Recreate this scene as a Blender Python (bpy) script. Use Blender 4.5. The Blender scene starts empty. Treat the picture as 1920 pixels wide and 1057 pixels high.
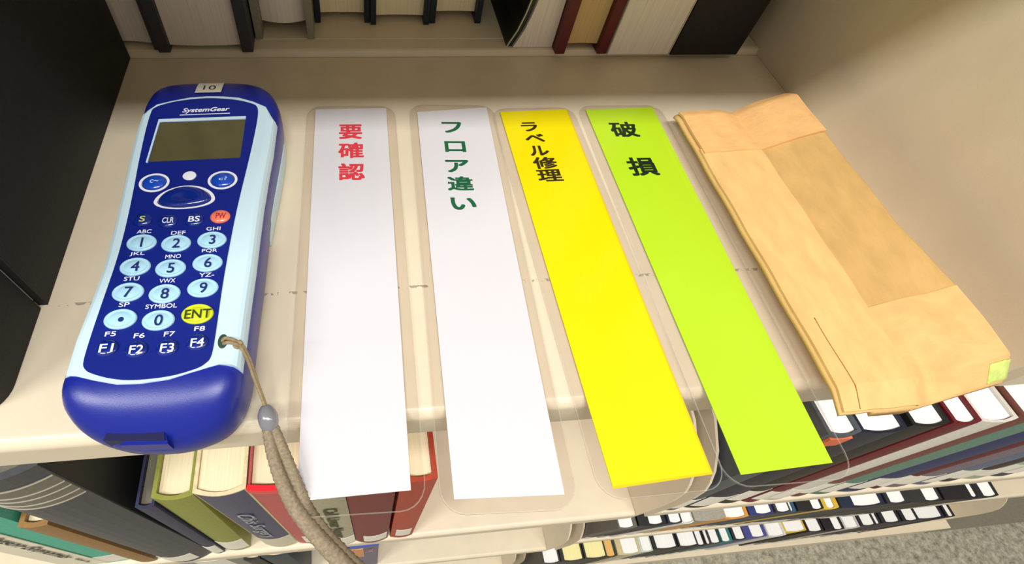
import bpy, bmesh, math, random
from mathutils import Vector, Matrix

sc = bpy.context.scene
COL = sc.collection
ZS = 0.90                    # height of the working shelf above the floor

# ------------------------------------------------------------------ camera
cam_d = bpy.data.cameras.new('camera')
cam = bpy.data.objects.new('camera', cam_d)
COL.objects.link(cam)
R = [[0.9937364558, -0.0956258659, 0.0578234398],
     [-0.0471950397, -0.8281620822, -0.5584981593],
     [0.1012940504, 0.5522710018, -0.8274878199]]
cm = Matrix.Identity(4)
for i in range(3):
    cm[i][0] = R[0][i]
    cm[i][1] = -R[1][i]
    cm[i][2] = -R[2][i]
    cm[i][3] = (0, 0, 0.15 + ZS)[i]
cam.matrix_world = cm
cam_d.sensor_fit = 'HORIZONTAL'
cam_d.sensor_width = 36.0
cam_d.lens = 970.0 / 1920 * 36.0
cam_d.shift_x = 0.10
cam_d.shift_y = -0.01328
cam_d.clip_start = 0.005
sc.camera = cam

# ------------------------------------------------------------------ world, lamps, exposure
w = bpy.data.worlds.new('world')
sc.world = w
w.use_nodes = True
bg = w.node_tree.nodes['Background']
bg.inputs['Color'].default_value = (1.0, 0.92, 0.77, 1)
bg.inputs['Strength'].default_value = 0.78


def lamp(name, loc, sx, sy, power, col):
    d = bpy.data.lights.new(name, 'AREA')
    d.shape = 'RECTANGLE'
    d.size, d.size_y = sx, sy
    d.energy = power
    d.color = col
    o = bpy.data.objects.new(name, d)
    COL.objects.link(o)
    o.location = loc
    return o


lamp('ceiling_lamp', (-1.35, -0.66, 2.62), 1.2, 0.12, 70.0, (0.99, 0.985, 0.965))
lamp('ceiling_lamp', (0.22, -0.66, 2.62), 1.2, 0.12, 58.0, (0.99, 0.985, 0.965))
lamp('ceiling_lamp', (1.80, -0.66, 2.62), 1.2, 0.12, 12.0, (0.99, 0.985, 0.965))

sc.view_settings.view_transform = 'Standard'
sc.view_settings.look = 'None'
sc.view_settings.exposure = -0.90
sc.view_settings.gamma = 1.0
sc.view_settings.use_curve_mapping = False
sc.cycles.use_denoising = True
sc.cycles.transparent_max_bounces = 24


# ------------------------------------------------------------------ materials
def lin(c):
    return tuple((v / 255 / 12.92) if v / 255 <= 0.04045 else ((v / 255 + 0.055) / 1.055) ** 2.4 for v in c)


MATS = {}


def mat(name, rgb, rough=0.5, spec=0.5, metal=0.0, noise=0.0, nscale=300.0, bump=0.0, bscale=900.0, coat=0.0, stretch=None):
    if name in MATS:
        return MATS[name]
    m = bpy.data.materials.new(name)
    m.use_nodes = True
    nt = m.node_tree
    b = nt.nodes['Principled BSDF']
    c = lin(rgb)
    b.inputs['Base Color'].default_value = (*c, 1)
    b.inputs['Roughness'].default_value = rough
    b.inputs['Specular IOR Level'].default_value = spec
    b.inputs['Metallic'].default_value = metal
    b.inputs['Coat Weight'].default_value = coat
    b.inputs['Coat Roughness'].default_value = 0.12
    tc = nt.nodes.new('ShaderNodeTexCoord')
    vec = tc.outputs['Object']
    if stretch:
        mp = nt.nodes.new('ShaderNodeMapping')
        mp.inputs['Scale'].default_value = stretch
        nt.links.new(vec, mp.inputs['Vector'])
        vec = mp.outputs['Vector']
    if noise > 0:
        n = nt.nodes.new('ShaderNodeTexNoise')
        n.inputs['Scale'].default_value = nscale
        n.inputs['Detail'].default_value = 4
        nt.links.new(vec, n.inputs['Vector'])
        r = nt.nodes.new('ShaderNodeValToRGB')
        r.color_ramp.elements[0].position = 0.3
        r.color_ramp.elements[1].position = 0.7
        r.color_ramp.elements[0].color = (*[v * (1 - noise) for v in c], 1)
        r.color_ramp.elements[1].color = (*[min(1, v * (1 + noise)) for v in c], 1)
        nt.links.new(n.outputs['Fac'], r.inputs['Fac'])
        nt.links.new(r.outputs['Color'], b.inputs['Base Color'])
    if bump > 0:
        n2 = nt.nodes.new('ShaderNodeTexNoise')
        n2.inputs['Scale'].default_value = bscale
        n2.inputs['Detail'].default_value = 3
        nt.links.new(vec, n2.inputs['Vector'])
        bp = nt.nodes.new('ShaderNodeBump')
        bp.inputs['Strength'].default_value = bump
        bp.inputs['Distance'].default_value = 0.0005
        nt.links.new(n2.outputs['Fac'], bp.inputs['Height'])
        nt.links.new(bp.outputs['Normal'], b.inputs['Normal'])
    MATS[name] = m
    return m


def film_mat():
    m = bpy.data.materials.new('clear_laminate')
    m.use_nodes = True
    nt = m.node_tree
    nt.nodes.clear()
    out = nt.nodes.new('ShaderNodeOutputMaterial')
    tr = nt.nodes.new('ShaderNodeBsdfTransparent')
    tr.inputs['Color'].default_value = (0.955, 0.943, 0.938, 1)
    gl = nt.nodes.new('ShaderNodeBsdfGlossy')
    gl.inputs['Roughness'].default_value = 0.12
    fr = nt.nodes.new('ShaderNodeFresnel')
    fr.inputs['IOR'].default_value = 1.4
    mx = nt.nodes.new('ShaderNodeMixShader')
    geo = nt.nodes.new('ShaderNodeNewGeometry')      # reflect on the outer faces only: a film has no inner mirror
    inv = nt.nodes.new('ShaderNodeMath')
    inv.operation = 'SUBTRACT'
    inv.inputs[0].default_value = 1.0
    nt.links.new(geo.outputs['Backfacing'], inv.inputs[1])
    mul = nt.nodes.new('ShaderNodeMath')
    mul.operation = 'MULTIPLY'
    nt.links.new(inv.outputs[0], mul.inputs[0])
    nt.links.new(fr.outputs[0], mul.inputs[1])
    nt.links.new(mul.outputs[0], mx.inputs[0])
    nt.links.new(tr.outputs[0], mx.inputs[1])
    nt.links.new(gl.outputs[0], mx.inputs[2])
    nt.links.new(mx.outputs[0], out.inputs['Surface'])
    return m


def shelf_mat():
    """Cream powder coat with a rubbed scuff line along the old book fronts."""
    m = mat('cream_paint', (226, 212, 186), 0.32, 0.5, noise=0.03, nscale=60, bump=0.06, bscale=1400)
    nt = m.node_tree
    b = nt.nodes['Principled BSDF']
    src = b.inputs['Base Color'].links[0].from_socket
    geo = nt.nodes.new('ShaderNodeNewGeometry')
    sep = nt.nodes.new('ShaderNodeSeparateXYZ')
    nt.links.new(geo.outputs['Position'], sep.inputs[0])

    def math_node(op, a, bb):
        n = nt.nodes.new('ShaderNodeMath')
        n.operation = op
        for k, s in enumerate((a, bb)):
            if isinstance(s, (int, float)):
                n.inputs[k].default_value = s
            else:
                nt.links.new(s, n.inputs[k])
        return n.outputs[0]
    wob = nt.nodes.new('ShaderNodeTexNoise')
    wob.inputs['Scale'].default_value = 500
    wob.inputs['Detail'].default_value = 5
    nt.links.new(geo.outputs['Position'], wob.inputs['Vector'])
    dy = math_node('ABSOLUTE', math_node('SUBTRACT', sep.outputs['Y'], 0.0925), 0)
    near = math_node('LESS_THAN', dy, 0.00055)
    brk = math_node('GREATER_THAN', wob.outputs['Fac'], 0.53)
    top = math_node('LESS_THAN', math_node('ABSOLUTE', math_node('SUBTRACT', sep.outputs['Z'], ZS), 0), 0.0012)
    mask = math_node('MULTIPLY', math_node('MULTIPLY', near, brk), math_node('MULTIPLY', top, 0.55))
    mx = nt.nodes.new('ShaderNodeMix')
    mx.data_type = 'RGBA'
    nt.links.new(mask, mx.inputs['Factor'])
    nt.links.new(src, mx.inputs['A'])
    mx.inputs['B'].default_value = (*lin((96, 80, 58)), 1)
    nt.links.new(mx.outputs['Result'], b.inputs['Base Color'])
    return m


def carpet_mat():
    m = mat('grey_carpet', (150, 144, 126), 0.95, 0.1)
    nt = m.node_tree
    b = nt.nodes['Principled BSDF']
    tc = nt.nodes.new('ShaderNodeTexCoord')
    n = nt.nodes.new('ShaderNodeTexNoise')
    n.inputs['Scale'].default_value = 90
    n.inputs['Detail'].default_value = 8
    n.inputs['Roughness'].default_value = 0.75
    nt.links.new(tc.outputs['Object'], n.inputs['Vector'])
    r = nt.nodes.new('ShaderNodeValToRGB')
    r.color_ramp.elements[0].position = 0.32
    r.color_ramp.elements[1].position = 0.68
    r.color_ramp.elements[0].color = (*lin((104, 100, 86)), 1)
    r.color_ramp.elements[1].color = (*lin((206, 200, 180)), 1)
    nt.links.new(n.outputs['Fac'], r.inputs['Fac'])
    nt.links.new(r.outputs['Color'], b.inputs['Base Color'])
    bp = nt.nodes.new('ShaderNodeBump')
    bp.inputs['Strength'].default_value = 0.6
    bp.inputs['Distance'].default_value = 0.004
    nt.links.new(n.outputs['Fac'], bp.inputs['Height'])
    nt.links.new(bp.outputs['Normal'], b.inputs['Normal'])
    return m


def page_mat(name, rgb):
    """Cut page edges: fine lines across the thickness of the block."""
    m = mat(name, rgb, 0.85, 0.2)
    nt = m.node_tree
    b = nt.nodes['Principled BSDF']
    tc = nt.nodes.new('ShaderNodeTexCoord')
    mp = nt.nodes.new('ShaderNodeMapping')
    mp.inputs['Scale'].default_value = (1600, 25, 25)
    nt.links.new(tc.outputs['Object'], mp.inputs['Vector'])
    n = nt.nodes.new('ShaderNodeTexNoise')
    n.inputs['Scale'].default_value = 1.0
    n.inputs['Detail'].default_value = 3
    nt.links.new(mp.outputs['Vector'], n.inputs['Vector'])
    r = nt.nodes.new('ShaderNodeValToRGB')
    c = lin(rgb)
    r.color_ramp.elements[0].position = 0.25
    r.color_ramp.elements[1].position = 0.6
    r.color_ramp.elements[0].color = (*[v * 0.86 for v in c], 1)
    r.color_ramp.elements[1].color = (*c, 1)
    nt.links.new(n.outputs['Fac'], r.inputs['Fac'])
    nt.links.new(r.outputs['Color'], b.inputs['Base Color'])
    return m


M_SHELF = shelf_mat()
M_CARPET = carpet_mat()
M_FILM = film_mat()
PG = {'white': page_mat('white_pages', (250, 248, 244)), 'cream': page_mat('cream_pages', (244, 228, 190)),
      'tan': page_mat('tan_pages', (214, 180, 128)), 'grey': page_mat('grey_pages', (236, 224, 212)),
      'yellow': page_mat('yellowed_pages', (246, 236, 170)), 'orange': page_mat('orange_pages', (236, 186, 110)),
      'dim': page_mat('shaded_pages', (120, 114, 100))}  # dim: page tone darkened to imitate shade under the shelves
M_LABEL = mat('call_label', (238, 232, 218), 0.5)
M_INK = mat('dark_ink', (38, 34, 28), 0.6)


# ------------------------------------------------------------------ mesh helpers (all lengths in millimetres unless noted)
MM = 0.001


def mesh_obj(name, bm, m, parent=None, smooth=False):
    bmesh.ops.recalc_face_normals(bm, faces=bm.faces[:])
    me = bpy.data.meshes.new(name)
    bm.to_mesh(me)
    bm.free()
    if smooth:
        for p in me.polygons:
            p.use_smooth = True
    me.materials.append(m)
    o = bpy.data.objects.new(name, me)
    COL.objects.link(o)
    if parent is not None:
        o.parent = parent
    return o


def tag(o, label, cat, group=None, kind=None):
    if label:
        o['label'] = label
    if cat:
        o['category'] = cat
    if group:
        o['group'] = group
    if kind:
        o['kind'] = kind
    return o


def thing(name, label, cat, loc=(0, 0, 0), rot=(0, 0, 0), group=None):
    o = bpy.data.objects.new(name, None)
    COL.objects.link(o)
    o.empty_display_size = 0.01
    o.location = (loc[0] * MM, loc[1] * MM, loc[2] * MM + ZS)
    o.rotation_euler = rot
    return tag(o, label, cat, group)


def prism(bm, pts, z0, z1, axis='z'):
    """Extrude a closed polygon. axis z: (x,y)->up; axis x: (y,z) along x; axis y: (x,z) along y."""
    def P(p, h):
        if axis == 'z':
            return Vector((p[0], p[1], h)) * MM
        if axis == 'x':
            return Vector((h, p[0], p[1])) * MM
        return Vector((p[0], h, p[1])) * MM
    a = [bm.verts.new(P(p, z0)) for p in pts]
    b = [bm.verts.new(P(p, z1)) for p in pts]
    n = len(pts)
    fs = [bm.faces.new(a), bm.faces.new(b)]
    for i in range(n):
        bm.faces.new((a[i], a[(i + 1) % n], b[(i + 1) % n], b[i]))
    return fs


def box(bm, x0, x1, y0, y1, z0, z1):
    prism(bm, [(x0, y0), (x1, y0), (x1, y1), (x0, y1)], z0, z1)


def rrect(x0, x1, y0, y1, r, n=6):
    pts = []
    for cx, cy, a0 in ((x1 - r, y1 - r, 0), (x0 + r, y1 - r, 90), (x0 + r, y0 + r, 180), (x1 - r, y0 + r, 270)):
        for k in range(n + 1):
            a = math.radians(a0 + 90 * k / n)
            pts.append((cx + r * math.cos(a), cy + r * math.sin(a)))
    return pts


def spline(pts, n, closed=True):
    """Catmull-Rom through the points."""
    out = []
    L = len(pts)
    segs = L if closed else L - 1
    per = max(2, n // segs)
    for i in range(segs):
        if closed:
            p = [pts[(i + k - 1) % L] for k in range(4)]
        else:
            p = [pts[min(max(i + k - 1, 0), L - 1)] for k in range(4)]
        for j in range(per):
            t = j / per
            out.append(tuple(0.5 * ((2 * p[1][d]) + (-p[0][d] + p[2][d]) * t + (2 * p[0][d] - 5 * p[1][d] + 4 * p[2][d] - p[3][d]) * t * t
                                    + (-p[0][d] + 3 * p[1][d] - 3 * p[2][d] + p[3][d]) * t ** 3) for d in range(len(pts[0]))))
    if not closed:
        out.append(tuple(pts[-1]))
    return out


def tube(bm, path, rad, ring=10, relief=None):
    """Tube along a 3D path (mm). rad: number or function of t; relief(s, ang) multiplies the radius."""
    pv = [Vector(p) for p in path]
    rings = []
    up = Vector((0.13, 0.31, 0.94))
    s = 0.0
    for i, p in enumerate(pv):
        t = (pv[min(i + 1, len(pv) - 1)] - pv[max(i - 1, 0)]).normalized()
        side = t.cross(up).normalized()
        nor = side.cross(t).normalized()
        if i:
            s += (p - pv[i - 1]).length
        rr = rad(i / (len(pv) - 1)) if callable(rad) else rad
        ringv = []
        for k in range(ring):
            a = 2 * math.pi * k / ring
            q = rr * (relief(s, a) if relief else 1.0)
            ringv.append(bm.verts.new((p + side * math.cos(a) * q + nor * math.sin(a) * q) * MM))
        rings.append(ringv)
    for i in range(len(rings) - 1):
        for k in range(ring):
            bm.faces.new((rings[i][k], rings[i][(k + 1) % ring], rings[i + 1][(k + 1) % ring], rings[i + 1][k]))
    bm.faces.new(rings[0])
    bm.faces.new(rings[-1])


def lathe(bm, prof, cx, cy, z, n=28, sx=1.0, sy=1.0):
    """Turned shape: prof is a list of (radius, height), top point last with radius 0."""
    loops = []
    for r, h in prof:
        if r == 0:
            loops.append([bm.verts.new(Vector((cx, cy, z + h)) * MM)])
        else:
            loops.append([bm.verts.new(Vector((cx + r * sx * math.cos(2 * math.pi * k / n), cy + r * sy * math.sin(2 * math.pi * k / n), z + h)) * MM) for k in range(n)])
    for a, b in zip(loops, loops[1:]):
        for k in range(n):
            if len(b) == 1:
                bm.faces.new((a[k], a[(k + 1) % n], b[0]))
            else:
                bm.faces.new((a[k], a[(k + 1) % n], b[(k + 1) % n], b[k]))
    bm.faces.new(loops[0])


def text(name, body, m, parent, loc, w=None, h=None, bold=0.0, rot=(0, 0, 0), thick=0.0, shear=0.0):
    """Lettering as a mesh, centred on loc (mm), fitted to width and/or height (mm)."""
    c = bpy.data.curves.new('lettering', 'FONT')
    c.body = body
    c.size = 1.0
    c.shear = shear
    c.resolution_u = 4
    t = bpy.data.objects.new('lettering', c)
    COL.objects.link(t)
    dg = bpy.context.evaluated_depsgraph_get()
    me = bpy.data.meshes.new_from_object(t.evaluated_get(dg))
    bpy.data.objects.remove(t)
    bpy.data.curves.remove(c)
    if bold > 0:                                     # heavier strokes: the outlines laid over themselves with small shifts
        b2 = bmesh.new()
        for kk, (ddx, ddy) in enumerate(((-1, -1), (1, -1), (-1, 1), (1, 1), (0, 0), (-1, 0), (1, 0))):
            k0 = len(b2.verts)
            b2.from_mesh(me)
            b2.verts.ensure_lookup_table()
            for v in b2.verts[k0:]:
                v.co.x += ddx * bold
                v.co.z += 0.0006 * kk
                v.co.y += ddy * bold
        b2.to_mesh(me)
        b2.free()
    xs = [v.co.x for v in me.vertices]
    ys = [v.co.y for v in me.vertices]
    x0, x1, y0, y1 = min(xs), max(xs), min(ys), max(ys)
    sx = (w / (x1 - x0)) if w else None
    sy = (h / (y1 - y0)) if h else None
    sx = sx or sy
    sy = sy or sx
    rm = Matrix.Rotation(rot[2], 3, 'Z') @ Matrix.Rotation(rot[1], 3, 'Y') @ Matrix.Rotation(rot[0], 3, 'X')
    for v in me.vertices:
        p = Vector(((v.co.x - (x0 + x1) / 2) * sx, (v.co.y - (y0 + y1) / 2) * sy, v.co.z * 10))
        v.co = (rm @ p + Vector(loc)) * MM
    me.name = name
    me.materials.clear()
    me.materials.append(m)
    o = bpy.data.objects.new(name, me)
    COL.objects.link(o)
    o.parent = parent
    return o


# ------------------------------------------------------------------ the room
bm = bmesh.new()
for x, y in ((-3, -3), (4, -3), (4, 3), (-3, 3)):
    bm.verts.new((x, y, 0))
bm.faces.new(bm.verts[:])
tag(mesh_obj('floor', bm, M_CARPET), None, None, kind='structure')

bm = bmesh.new()
box(bm, 1062, 2400, 34, 420, 0, 8)
tag(mesh_obj('trim_1', bm, mat('grey_edging', (124, 120, 104), 0.7, 0.2, noise=0.06, nscale=200)), None, None, kind='structure')


# ------------------------------------------------------------------ steel bookcases
def shelf_profile(back=0.0):
    out = [(222.5, 0.0)]
    for k in range(9):
        a = math.radians(90 + 90 * k / 8)
        out.append((51.0 + back + 3.5 * math.cos(a), -3.5 + 3.5 * math.sin(a)))
    out += [(p[0] + back, p[1]) for p in ((47.5, -15.6), (58.0, -15.6), (58.0, -14.4), (48.7, -14.4), (48.7, -2.2))] + [(222.5, -2.2)]
    return out


def rear_profile():
    return [(223.2, 0.0), (224.2, 2.6), (225.2, 3.0), (232.6, 3.0), (233.1, 2.2), (233.6, 3.0), (234.0, 3.0), (455, 3.0), (455, 1.0), (223.2, -2.2)]


def plate_profile(z, rear):
    return [(47.6, z - 15.6), (46.9, z + 40), (47.6, z + 62), (49.3, z + 78), (52.5, z + 87), (58, z + 97), (68, z + 108), (86, z + 119), (120, z + 126), (rear, z + 128), (rear, z - 15.6)]


LEVELS = (290, 0, -290, -545, -800)


def bookcase(label, x0, x1, rear):
    t = thing('steel_bookcase', label, 'bookcase', (0, 0, 0))
    for z in LEVELS:
        bm = bmesh.new()
        prism(bm, [(y, zz + z) for y, zz in shelf_profile(4.5 if z == -545 and not rear else 0.0)], x0, x1, 'x')
        s = mesh_obj('shelf_board', bm, M_SHELF, t)
        for px in (x0 - 2.0, x1 + 0.2):
            bm = bmesh.new()
            prism(bm, plate_profile(z, 455 if rear and z >= 0 else 222.5), px, px + 1.8, 'x')
            mesh_obj('bracket_plate', bm, M_SHELF, t)
    if rear:
        for z in LEVELS[:2]:
            bm = bmesh.new()
            prism(bm, [(y, zz + z) for y, zz in rear_profile()], x0, x1, 'x')
            mesh_obj('rear_shelf_board', bm, M_SHELF, t)
    bm = bmesh.new()
    box(bm, x0, x1, 222.6, 223.4, -890, -4)
    mesh_obj('added_back_sheet', bm, M_SHELF, t)  # sheet added across the open rear to keep the interior dark
    bm = bmesh.new()
    box(bm, x0, x1, 34, 222, -900, -817)
    mesh_obj('base_plinth', bm, M_SHELF, t)
    for px in (x0 - 8, x1 + 2.4):
        bm = bmesh.new()
        box(bm, px, px + 5.5, 190, 226, -900, 330)
        mesh_obj('upright_post', bm, mat('dark_steel', (60, 56, 50), 0.5), t)
    return t


bookcase('cream steel bookcase bay carrying the blue handheld terminal and the marker strips', -690, 211.4, True)
bookcase('cream steel bookcase bay on the right, its lower shelves packed with books', 228.0, 1032, False)


# ------------------------------------------------------------------ books
def arc(x0, x1, b, off=0.0, n=8):
    """Points of the spine curve from x0 to x1: front-most in the middle, b mm back at the ends."""
    pts = []
    for k in range(n + 1):
        u = -1 + 2 * k / n
        pts.append((x0 + (x1 - x0) * k / n, b * u * u + off))
    return pts


def book(label, x, y, z, w, h, d=150, cover=(40, 40, 44), page='white', b=1.5, t=2.2, lean=0.0, back=False, group=None,
         sticker=None, name='hardcover_book', soft=False, inset=3.0, conc=2.0, rough=0.45, topband=None, ts=None, tr=None, pitch=0.0):
    """Upright book. Local x across the thickness, y from spine to fore-edge, z up; back=True shows the fore-edge to the front."""
    key = 'cover_%d_%d_%d' % cover
    cm_ = mat(key, cover, rough, 0.4, noise=0.10, nscale=500, bump=0.15, bscale=2500)
    if soft:
        t, inset = 0.5, 0.2
    rz = math.pi if back else 0.0
    ts = t if ts is None else ts          # spine board, right board
    tr = t if tr is None else tr
    root = thing(name, label, 'book', (x, y, z + abs(w * math.sin(lean)) * (1 if lean > 0 else 0) + max(0.0, -d * math.sin(pitch)) + 0.15), (pitch, lean, rz), group)
    out = [(0, d)] + [(0, b + 0.01)] + arc(0, w, b)[1:-1] + [(w, b + 0.01), (w, d)]
    inn = [(w - tr, d)] + list(reversed(arc(t, w - tr, b, ts))) + [(t, d)]
    bm = bmesh.new()
    prism(bm, out + inn, 0, h)
    cov = mesh_obj('cover', bm, cm_, root)
    e = 0.15
    fore = []
    n = 8
    for k in range(n + 1):
        u = 1 - 2 * k / n
        fore.append(((w + t - tr) / 2 + ((w - t - tr) / 2 - e) * u, d - inset - conc * (1 - u * u)))
    bm = bmesh.new()
    prism(bm, arc(t + e, w - tr - e, b, ts + e) + fore, inset, h - inset)
    mesh_obj('page_block', bm, PG[page], root)
    if sticker:
        z0, z1, s0, s1 = sticker
        a = arc(w * s0, w * s1, b, 0, 6)
        a = [(px, b * ((2 * px / w) - 1) ** 2 - 0.12) for px, _ in a]
        bb = [(px, py - 0.15) for px, py in a]
        bm = bmesh.new()
        prism(bm, a + list(reversed(bb)), z0, z1)
        mesh_obj('call_label', bm, M_LABEL, root)
    if topband:
        bm = bmesh.new()
        a = [(px, py - 0.5) for px, py in arc(-0.5, w + 0.5, b)]
        c2 = [(px, py) for px, py in arc(0, w, b, t + 1.0)]
        prism(bm, a + list(reversed(c2)), h - 6, h + 0.8)
        mesh_obj('spine_tape', bm, mat('red_tape', topband, 0.3), root)
    return root


def spine_text(root, body, w, h_mid, length, height, m, y=-0.35, xc=None, shear=0.0, bold=0.01):
    """Lettering on a spine, read from top to bottom."""
    return text('spine_lettering', body, m, root, (xc if xc is not None else w / 2, y, h_mid), w=length, h=height, bold=bold,
                rot=(math.pi / 2, math.pi / 2, 0), shear=shear)


STK = (6, 24, 0.0, 1.0)

# --- shelf below, left part
G = 'books on the shelf below the terminal'
S2 = -290
b_ = book('large charcoal rounded-spine volume between a thin brown booklet and a thin navy book', -151.6, 46.5, S2, 36.6, 258, cover=(72, 73, 76), page='dim', b=5.0,
          lean=math.radians(1.9), group=G, sticker=(8, 34, 0.2, 0.8), d=160)


def spine_band(parent, name, z0, z1, m, w_=36.6, b_=5.0, lift=0.15):
    pp = [(px, b_ * ((2 * px / w_) - 1) ** 2 - lift * 0.4) for px, _ in arc(0.2, w_ - 0.2, b_, 0, 16)]
    bm = bmesh.new()
    prism(bm, pp + [(px, py - lift) for px, py in reversed(pp)], z0, z1)
    return mesh_obj(name, bm, m, parent)


spine_band(b_, 'worn_band', 219, 247, mat('worn_grey', (118, 112, 98), 0.7, noise=0.25, nscale=500, stretch=(1, 1, 6)))
for z_ in (219, 224.5, 231.5, 237, 246):
    spine_band(b_, 'pale_rule', z_, z_ + 0.6, mat('rule_pale', (158, 152, 136), 0.6), lift=0.4)
bm = bmesh.new()
box(bm, 36.7, 37.0, 5.4, 158, 0, 258)
mesh_obj('shaded_side', bm, mat('side_shade_black', (26, 27, 29), 0.6), b_)  # black sheet over the right cover, imitating its side in shadow
b_ = book('thin brown worn booklet leaning between the teal book and the charcoal book', -166.5, 49.0, S2, 12.5, 168, d=130, cover=(150, 112, 62), page='cream', b=0.8,
          lean=math.radians(2.4), group=G)
b_ = book('teal and cream textbook with black title at the left edge of the shelf below', -217.4, 51.0, S2, 46, 245, cover=(74, 178, 152), page='cream', b=1.2,
          lean=math.radians(3.5), group=G, sticker=(6, 34, 0.5, 0.97))
bm = bmesh.new()
prism(bm, [(1.5, 0.5), (31, -0.5), (31, -0.1), (1.5, 1.0)], 4, 240)
mesh_obj('cream_title_panel', bm, mat('title_cream', (236, 228, 204), 0.5), b_)
spine_text(b_, 'ouldenson Economics', 46, 106, 112, 9, M_INK, y=-0.85, xc=24, shear=0.25, bold=0.02)
spine_text(b_, 'Volume One', 46, 32, 24, 4, M_INK, y=-0.85, xc=25)
b_ = book('thin navy book leaning against the olive green book', -114.3, 50.0, S2, 8.0, 183, cover=(44, 46, 78), page='dim', b=0.8, t=1.2, lean=math.radians(3.5), group=G,
          sticker=(6, 40, 0.0, 1.0))
b_ = book('olive green book leaning against the cream jacketed book', -105.3, 50.8, S2, 17.4, 191, cover=(142, 146, 62), page='cream', b=1.6, lean=math.radians(3.5), group=G,
          sticker=(9, 46, 0.0, 1.0), t=1.8)
b_ = book('cream jacketed book with a navy spine panel and silver script', -75.4, 50.0, S2, 22.6, 195, cover=(226, 208, 166), page='cream', b=2.2, group=G, t=1.6, inset=1.5)
bm = bmesh.new()
pp = [(px, 2.2 * ((2 * px / 22.6) - 1) ** 2 - 0.1) for px, _ in arc(1.2, 21.8, 2)]
prism(bm, pp + [(px, py - 0.12) for px, py in reversed(pp)], 8, 194)
mesh_obj('navy_spine_panel', bm, mat('jacket_navy', (62, 62, 96), 0.4, noise=0.12, nscale=900), b_)
bm = bmesh.new()
pp = [(px, 2.2 * ((2 * px / 22.6) - 1) ** 2 - 0.25) for px, _ in arc(0.6, 22.2, 2)]
prism(bm, pp + [(px, py - 0.12) for px, py in reversed(pp)], 10, 48)
mesh_obj('call_label', bm, mat('aged_label', (214, 206, 180), 0.5), b_)
spine_text(b_, 'Chis Surgery', 22.6, 105, 88, 10, mat('silver_print', (170, 170, 184), 0.35), y=-0.6, xc=11.3, shear=0.35)
b_ = book('salmon red book with a bright red taped head, behind the beige strap', -52.0, 50.5, S2, 22.8, 195, cover=(186, 84, 82), page='cream', b=1.2, group=G, t=0.9, ts=1.5,
          sticker=(9, 40, 0.25, 0.95), topband=(232, 40, 52))
b_ = book('grey green book with a dark vertical title, right of the salmon book', -28.0, 47.5, S2, 17.4, 190, cover=(176, 170, 144), page='cream', b=1.6, group=G, sticker=(5, 38, 0, 1))
spine_text(b_, 'Call Linear Numer', 17.4, 100, 112, 7.5, mat('olive_ink', (74, 72, 44), 0.6), y=-0.4, bold=0.03)
b_ = book('dark maroon book under the end of the first white strip', -10.2, 47.0, S2, 23.6, 190, cover=(120, 36, 38), page='cream', b=2.4, group=G, sticker=(10, 38, 0.25, 0.95))
b_ = book('brick red book standing last on its row, beside the empty shelf space', 15.4, 48.5, S2, 16.6, 194.5, cover=(172, 62, 38), page='cream', b=1.2, group=G, sticker=(13, 42, 0.2, 0.85))

# --- third shelf, left part
G = 'books on the third shelf under the terminal'
S3 = -545
book('white paged book peeping out under the teal book at the bottom edge', -167.5, 51.5, S3, 22, 201, cover=(150, 150, 140), page='white', b=1, group=G)
book('white paged book under the charcoal book at the bottom edge', -145.3, 51.0, S3, 26, 201, cover=(228, 224, 208), page='white', b=1, group=G)
book('plain grey box file between two white paged books at the bottom edge', -118.6, 51, S3, 14, 201, cover=(130, 130, 118), page='dim', b=0.4, group=G, name='box_file', inset=0.1)
book('black covered cream paged book below the olive book', -104, 48.5, S3, 13.0, 201, cover=(28, 28, 30), page='cream', b=1, t=1.4, group=G)
book('dark teal book with cream pages, lower down beside the strap', -90.4, 49, S3, 22, 201, cover=(34, 52, 62), page='cream', b=1.5, group=G, t=1.2)
b_ = book('blue rimmed grey violet book with an orange patch below the maroon book', -30.0, 50.5, S3, 37.5, 199, cover=(112, 104, 128), page='white', b=1.0, group=G, t=1.0, inset=0.6)
bm = bmesh.new()
a = [(px, py - 0.3) for px, py in arc(-0.3, 37.8, 1.0)]
prism(bm, a + [(px, py) for px, py in reversed(arc(0.8, 36.6, 1.0, 1.2))], 195, 199.5)
mesh_obj('blue_rim', bm, mat('rim_blue', (52, 76, 170), 0.4), b_)
bm = bmesh.new()
box(bm, 9, 24, -0.45, 0.4, 120, 186)
mesh_obj('orange_patch', bm, mat('patch_orange', (214, 150, 92), 0.5), b_)
spine_text(b_, 'TIME', 37.5, 168, 26, 7, mat('pink_print', (206, 150, 160), 0.5), y=-0.3, xc=29)

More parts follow.
